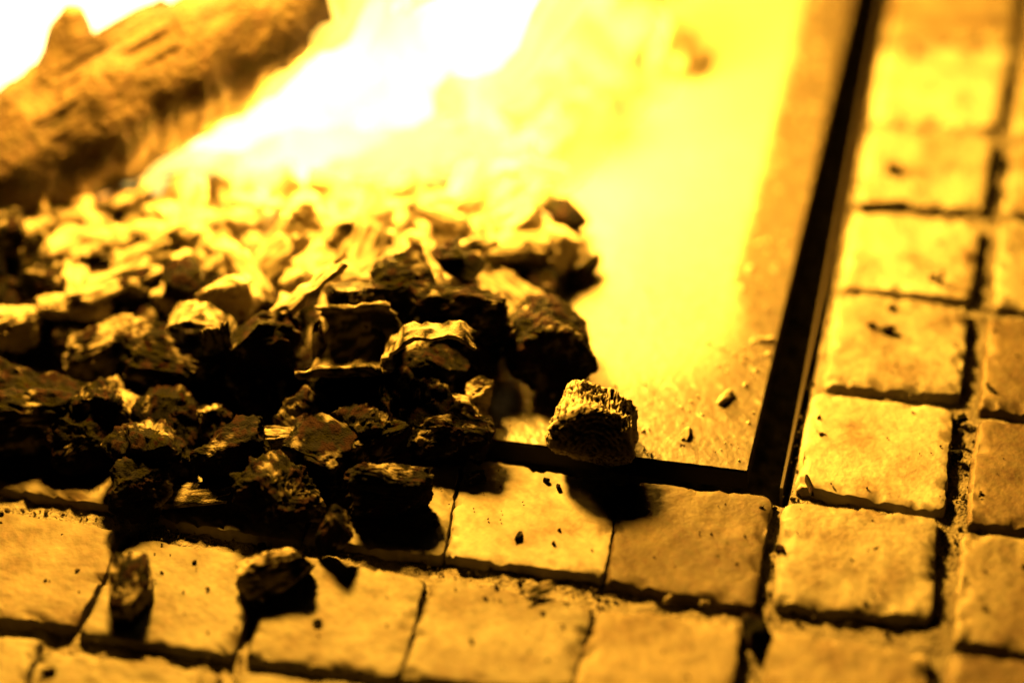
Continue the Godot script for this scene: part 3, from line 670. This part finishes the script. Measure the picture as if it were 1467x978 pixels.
	marks["lone round lump"] = Vector3(-85.2, 12, -40.6) * 0.001
	marks["ash white lumps"] = Vector3(-106.8, 12, -96.4) * 0.001
	marks["tilted bark flake"] = Vector3(-161, 30, -31.8) * 0.001
	marks["dark squarish lump"] = Vector3(-261, 18, -37.2) * 0.001
	marks["long dark low lump"] = Vector3(-231.1, 18, -41.5) * 0.001
	marks["dark border lump"] = Vector3(-285.1, 15, -65.3) * 0.001
	marks["near end of the log"] = Vector3(-272.1, 15, -84.7) * 0.001
	marks["foot of the white flame"] = Vector3(-254.7, 10, -115) * 0.001
	marks["white hot spark"] = Vector3(-167.2, 14, -144.1) * 0.001
	marks["flame at the top centre"] = Vector3(-156, 10, -181.7) * 0.001
	marks["top right bed end"] = Vector3(-89.1, 8, -223.2) * 0.001
	filling(marks)
	dust()

# the pieces that nothing tells apart: a few shapes of each kind, set down again and again
func filling(marks: Dictionary) -> void:
	# name, what it is, category, group, ash, size
	var sets := [
		["charcoal_lump", "black charcoal lump", "charcoal", "packed black lumps of the heap", 0.2, Vector3(18, 15, 14)],
		["ash_lump", "ash coated charcoal fragment", "charcoal", "ash coated fragments behind the heap", 1.15, Vector3(17, 9, 7)],
		["ember", "pale ember", "ember", "embers of the bright bed", 1.1, Vector3(24, 19, 17)],
	]
	var protos := []
	for k in 3:
		var row := []
		for i in 7:
			var s: Vector3 = sets[k][5] * 0.001 * (0.8 + 0.07 * i)
			if i >= 5 and k == 1: row.append(scale_mesh(944 + i, 0.015, 0.008 if i == 6 else 0.012, 130.0 if i == 6 else 70.0, 0.0016, 0.85))
			else: row.append(char_mesh(900 + k * 10 + i, s, [18, 16, 14][k], "round" if i % 3 == 2 else "block", 4, [0.16, 0.3, 0.2][k], [0.8, 1.0, 0.6][k], float(sets[k][4]) * (0.6 + 0.16 * i)))
		protos.append(row)
	# kind, z from, z to, pitch, x from, lift
	var strips := [[0, -44.0, -5.0, 13.0, -330.0, 0.0], [0, -34.0, -12.0, 15.0, -335.0, 7.0], [1, -142.0, -44.0, 12.0, -345.0, 4.0], [1, -138.0, -34.0, 15.0, -345.0, 9.0], [2, -300.0, -140.0, 19.0, -350.0, 3.0]]
	fresh(5)
	for s in strips:
		var k: int = s[0]
		var z: float = s[1]
		while z < s[2]:
			var x: float = s[4] + rng.randf() * s[3]
			var right := -104.0 + (0.35 if rng.randf() < 0.5 else 0.1) * maxf(0.0, -z - 140.0)
			if k == 0: right = -112.0
			while x < right:
				var p := Vector3(x + rng.randf_range(-3, 3), 0, z + rng.randf_range(-3, 3))
				if k == 0 and p.x < -195.0 and p.z > -14.0: p.z -= 14.0
				p.y = maxf(heap(p.x, p.z) * 0.62, 4.0) + s[5] + rng.randf_range(-2, 2)
				if k == 2: p.y = 7.0 + rng.randf_range(-2, 5)
				if k == 0: p.y = maxf(heap(p.x, p.z) * 0.55 + s[5] * 0.4, 6.0 if p.z < -6.0 else 7.0)
				var o := MeshInstance3D.new()
				o.name = numbered(sets[k][0])
				var pick := rng.randi() % 7
				var big := rng.randf_range(0.72, 1.18) if k != 1 else 0.5 + 0.8 * pow(rng.randf(), 1.4)
				var glow := (k == 2 and rng.randf() < 0.35) or (k == 1 and p.z < -98.0 and rng.randf() < 0.3)
				var flat := rng.randf_range(-30, 30) if k == 1 else rng.randf() * 360
				o.mesh = protos[k][pick]
				o.material_override = M.ember if glow else M.char
				o.transform = Transform3D(turned(rng.randf() * 360, rng.randf_range(-28, 28), flat) * Basis.from_scale(Vector3(big * rng.randf_range(0.8, 1.45), big * rng.randf_range(0.65, 1.15), big)), p * 0.001)
				add_child(o)
				var near := ""
				var best := 1e9
				for m in marks:
					var q: Vector3 = marks[m] - o.position
					if Vector2(q.x, q.z).length() < best:
						best = Vector2(q.x, q.z).length()
						near = m
				var dv: Vector3 = o.position - marks[near]
				var side := ("left of" if dv.x < 0 else "right of") if absf(dv.x) > absf(dv.z) else ("behind" if dv.z < 0 else "in front of")
				var shape := "curled" if pick >= 5 and k == 1 else "rounded" if pick % 3 == 2 else "angular"
				var bulk := "small" if big < 0.87 else "big" if big > 1.05 else "medium"
				var far := "close " if best < 0.02 else "" if best < 0.05 else "well "
				tag(o, "%s %s %s %s%s the %s" % [bulk, shape, "glowing ember" if glow else sets[k][1], far, side, near], sets[k][2], sets[k][3])
				x += s[3] * rng.randf_range(0.8, 1.25)
			z += s[3] * 0.85
	noise.seed = 6
	noise.frequency = 0.08
	var bed_h := func(x: float, z: float) -> float:
		var k: float = smoothstep(-96.0, -118.0, x + 0.12 * minf(0.0, z + 150.0) + noise.get_noise_2d(x * 0.6, z * 0.6) * 10.0) * smoothstep(-6.0, -22.0, z)
		return -2.0 + k * (4.5 + heap(x, z) * 0.35 + noise.get_noise_2d(x, z) * 3.0)
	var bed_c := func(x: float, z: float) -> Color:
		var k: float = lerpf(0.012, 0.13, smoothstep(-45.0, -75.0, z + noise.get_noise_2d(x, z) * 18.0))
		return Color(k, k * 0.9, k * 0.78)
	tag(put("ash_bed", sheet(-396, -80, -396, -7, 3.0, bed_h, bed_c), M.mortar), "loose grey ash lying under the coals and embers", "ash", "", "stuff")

# grains too many and too small to count: ash on the darker rim of the plate, soot and crumbs in the joints
func dust() -> void:
	var grain := char_mesh(31, Vector3(1.0, 0.8, 0.6) * 0.001, 2, "block", 2, 0.3, 0.0, 0.0)
	var kinds := [["ash_grains", "fine pale ash grains scattered over the darker rim of the plate", "ash", 900, Color(0.25, 0.22, 0.18)], ["soot_grains", "fine soot grains in the joints and on the tiles", "soot", 2600, Color(0.02, 0.016, 0.012)]]
	for k in 2:
		fresh(40 + k)
		noise.frequency = 0.03
		var mm := MultiMesh.new()
		mm.transform_format = MultiMesh.TRANSFORM_3D
		mm.mesh = grain
		mm.instance_count = kinds[k][3]
		var n := 0
		while n < mm.instance_count:
			var p := Vector3(rng.randf_range(-130, -15.5), 1.7, rng.randf_range(-390, -7))
			if k == 0:
				var rim: float = maxf(p.x + 34.0, (p.z + 40.0) * (1.0 if p.x > -95.0 else 0.0))
				if rim < rng.randf_range(-4, 4) and rng.randf() > 0.06: continue
			else:
				p = Vector3(rng.randf_range(-330, 90), 0.3, rng.randf_range(-300, 120))
				if p.x < -2.0 and p.z < 2.0: continue
				if fposmod(p.x + 2.0, 50.0) < 6.0 or fposmod(p.z - 2.0, 44.0) < 5.0: p.y = -3.8
				elif rng.randf() > 0.07: continue
			if noise.get_noise_2d(p.x, p.z) < rng.randf_range(-0.3, 0.3): continue
			var s := 0.5 + 1.5 * pow(rng.randf(), 4.0)
			mm.set_instance_transform(n, Transform3D(turned(rng.randf() * 360, rng.randf() * 360, 0).scaled(Vector3.ONE * s), p * 0.001))
			n += 1
		var o := MultiMeshInstance3D.new()
		o.name = kinds[k][0]
		o.multimesh = mm
		o.material_override = mat(kinds[k][4].linear_to_srgb(), 0.9, 0.2, false)
		add_child(o)
		tag(o, kinds[k][1], kinds[k][2], "", "stuff")

func fire() -> void:
	var tint := Color(1.0, 0.45, 0.035)
	for l in [[Vector3(-232, 262, -176), 1.95, 0.03], [Vector3(-145.2, 55, -171.7), 0.4, 0.015], [Vector3(-285, 122, -162), 0.14, 0.02], [Vector3(-183.4, 42, -127.4), 0.5, 0.012], [Vector3(-261.7, 14, -109.8), 0.14, 0.008], [Vector3(-188.4, 20, -101.5), 0.1, 0.006], [Vector3(-98.4, 38, -142.5), 0.06, 0.008]]:  # last two lamps are extra, added within the glow layers
		var lamp := OmniLight3D.new()
		lamp.name = numbered("firelight")
		lamp.position = l[0] * 0.001
		lamp.light_color = tint.linear_to_srgb()
		lamp.light_energy = l[1]
		lamp.light_size = l[2]
		lamp.omni_range = 5.0
		lamp.omni_attenuation = 2.0
		lamp.shadow_enabled = true
		add_child(lamp)
	# flames: soft bodies of glowing gas, thin towards their edges and tips; two glow layers are added
	var hot := Color(1.0, 0.62, 0.2)
	var body := func(t: float, a: float, p: Vector3) -> Color:
		var wisp := noise.get_noise_3dv(p * 1.3)
		return Color(1, 1, 1, clampf(0.85 + 0.5 * wisp, 0.3, 1.0) * smoothstep(0.0, 0.06, t) * smoothstep(1.0, 0.85, t))
	var thin := func(t: float, a: float, p: Vector3) -> Color:
		var wisp := noise.get_noise_3dv(p * 1.3)
		return Color(1, 1, 1, clampf(0.26 + 0.5 * wisp, 0.0, 0.7) * smoothstep(0.0, 0.2, t) * smoothstep(1.0, 0.7, t))
	var glow := func(t: float, a: float, p: Vector3) -> Color:
		var wisp := noise.get_noise_3dv(p * 1.1)
		return Color(1, 1, 1, clampf(0.42 + 0.4 * wisp, 0.05, 0.8) * smoothstep(0.0, 0.2, t) * smoothstep(1.0, 0.75, t))
	var flame_11 := tag(put_node("flame"), "wide white flame sweeping up from the coals beneath the log", "flame")  # upper end, out of view, added to enclose the main firelight
	put("core", tube([Vector3(-270.1, 5, -114), Vector3(-238.3, 12, -118.8), Vector3(-205.5, 24, -125), Vector3(-176.3, 42, -129.4), Vector3(-151, 66, -132.9), Vector3(-128.8, 92, -134.8), Vector3(-215, 130, -178), Vector3(-228, 200, -172), Vector3(-234, 285, -176)], [4, 13, 22, 23, 21, 22, 20, 15, 3], 28, 0.5, 11, 0.6, body, 48), flame_mat(9, hot), flame_11)
	put("veil", tube([Vector3(-270.1, 5, -114), Vector3(-238.3, 12, -118.8), Vector3(-205.5, 24, -125), Vector3(-176.3, 42, -129.4), Vector3(-151, 66, -132.9), Vector3(-128.8, 92, -134.8), Vector3(-215, 130, -178), Vector3(-228, 200, -172), Vector3(-234, 285, -176)], [5.0, 16.2, 27.5, 28.8, 26.2, 27.5, 25.0, 18.8, 3.8], 28, 0.6, 31, 0.6, thin, 48), flame_mat(6, Color(1.0, 0.52, 0.07)), flame_11)
	put("veil", tube([Vector3(-270.1, 5, -114), Vector3(-238.3, 12, -118.8), Vector3(-205.5, 24, -125), Vector3(-176.3, 42, -129.4), Vector3(-151, 66, -132.9), Vector3(-128.8, 92, -134.8), Vector3(-215, 130, -178), Vector3(-228, 200, -172), Vector3(-234, 285, -176)], [6.6, 21.4, 36.3, 37.9, 34.6, 36.3, 33.0, 24.8, 4.9], 28, 0.6, 51, 0.6, thin, 48), flame_mat(6, Color(1.0, 0.52, 0.07)), flame_11)
	var flame_12 := tag(put_node("flame"), "white flame rising behind the glowing bed at the top centre", "flame")
	put("core", tube([Vector3(-144.2, 15, -190.2), Vector3(-142.1, 35, -186.4), Vector3(-144.1, 65, -170.2), Vector3(-143.2, 110, -138.9)], [6, 21, 24, 5], 28, 0.5, 12, 0.6, body, 48), flame_mat(8, hot), flame_12)
	put("veil", tube([Vector3(-144.2, 15, -190.2), Vector3(-142.1, 35, -186.4), Vector3(-144.1, 65, -170.2), Vector3(-143.2, 110, -138.9)], [7.5, 26.2, 30.0, 6.2], 28, 0.6, 32, 0.6, thin, 48), flame_mat(6, Color(1.0, 0.52, 0.07)), flame_12)
	put("veil", tube([Vector3(-144.2, 15, -190.2), Vector3(-142.1, 35, -186.4), Vector3(-144.1, 65, -170.2), Vector3(-143.2, 110, -138.9)], [9.9, 34.6, 39.6, 8.2], 28, 0.6, 52, 0.6, thin, 48), flame_mat(6, Color(1.0, 0.52, 0.07)), flame_12)
	tag(put("flame", tube([Vector3(-278.8, 8, -102.3), Vector3(-247.3, 12, -94.8), Vector3(-209.5, 14, -100.6), Vector3(-169.9, 15, -116.1), Vector3(-130.7, 13, -123.2), Vector3(-99, 8, -116.6)], [5, 14, 19, 21, 17, 5], 28, 0.5, 16, 0.45, glow, 48), flame_mat(2.8, Color(1.0, 0.68, 0.16))), "glow layer added low over the ember bed for haze, before the white flame", "flame")  # added glow sheet imitating lens haze over the bed, not a flame
	tag(put("flame", tube([Vector3(-365.7, 0, -162.3), Vector3(-321.2, 30, -154.1), Vector3(-282.6, 55, -159.7), Vector3(-235.7, 85, -138.4), Vector3(-285, 120, -165), Vector3(-270, 160, -150)], [10, 30, 32, 26, 20, 4], 28, 0.5, 13, 0.6, body, 48), flame_mat(9, hot)), "white flame behind the log in the top left corner", "flame")  # upper end, out of view, added to enclose a lamp lighting the log
	tag(put("flame", tube([Vector3(-119.6, 10, -118.7), Vector3(-108.9, 25, -141.9), Vector3(-90.9, 55, -144.9), Vector3(-76.6, 100, -138.8)], [8, 24, 28, 6], 28, 0.5, 14, 0.6, thin, 48), flame_mat(3, Color(1.0, 0.5, 0.05))), "thin yellow glow layer added over the embers right of the white flames", "flame")  # translucent layer added for the soft yellow glow here
	tag(put("flame", tube([Vector3(-247.5, 30, -112.5), Vector3(-247.3, 42, -112.8), Vector3(-246.5, 56, -112.2)], [2, 4.5, 1], 28, 0.5, 15, 0.6, body, 48), flame_mat(0.8, Color(0.62, 0.42, 0.9))), "small violet flame before the lower side of the log", "flame")
	tag(put("spark", char_mesh(77, Vector3.ONE * 0.006, 6, "round", 0, 0.0, 0.0, 0.0), M.spark), "white hot spark glowing before the dark ember in the bed", "spark").position = Vector3(-167.2, 14, -144.1) * 0.001
	# the burning log: a charred trunk with a broken stub and strips of bark
	var log_at := [Vector3(-312.1, 22, -69), Vector3(-278.7, 34, -90.1), Vector3(-244.1, 48, -109.1), Vector3(-208.1, 62, -131.2), Vector3(-148.9, 84, -173.8)]
	var log_node := Node3D.new()
	log_node.name = "burning_log"
	add_child(log_node)
	tag(log_node, "charred burning log lying slantwise across the fire, top left", "log")
	var bark := func(t: float, a: float, p: Vector3) -> Color:
		var k: float = 0.042 + 0.045 * noise.get_noise_3d(t * 0.06, a * 0.10, 1.0) + 0.02 * noise.get_noise_3dv(p * 5.0)
		return Color(k, k * 0.72, k * 0.5)
	put("trunk", tube(log_at, [22, 25, 24, 24, 23], 40, 0.2, 41, 1.0, bark, 70), M.bark, log_node)
	var stub: Array = [Vector3(-271.9, 48, -96.2), Vector3(-269.6, 66, -109), Vector3(-267.6, 78, -112.3)]
	put("branch_stub", tube(stub, [13, 9, 4], 14, 0.25, 42, 1.0, bark, 10), M.bark, log_node)
	var ax: Vector3 = (log_at[4] - log_at[0]).normalized()
	for i in 16:       # long strips of bark standing proud of the wood
		var s: Array = []
		var a := 0.3 + i * 0.31
		var e1 := ax.cross(Vector3.UP).normalized()
		var e2 := e1.cross(ax).normalized()
		for q in 4:
			var c: Vector3 = log_at[0].lerp(log_at[4], 0.10 + 0.06 * (i % 4) + q * (0.12 + 0.02 * (i % 3)))
			s.append(c + (e1 * cos(a) + e2 * sin(a)) * 24.0)
		put("bark_strip", tube(s, [0.5, 1.5, 1.8, 0.5], 10, 0.6, 60 + i, 0.6, bark, 24), M.bark, log_node)
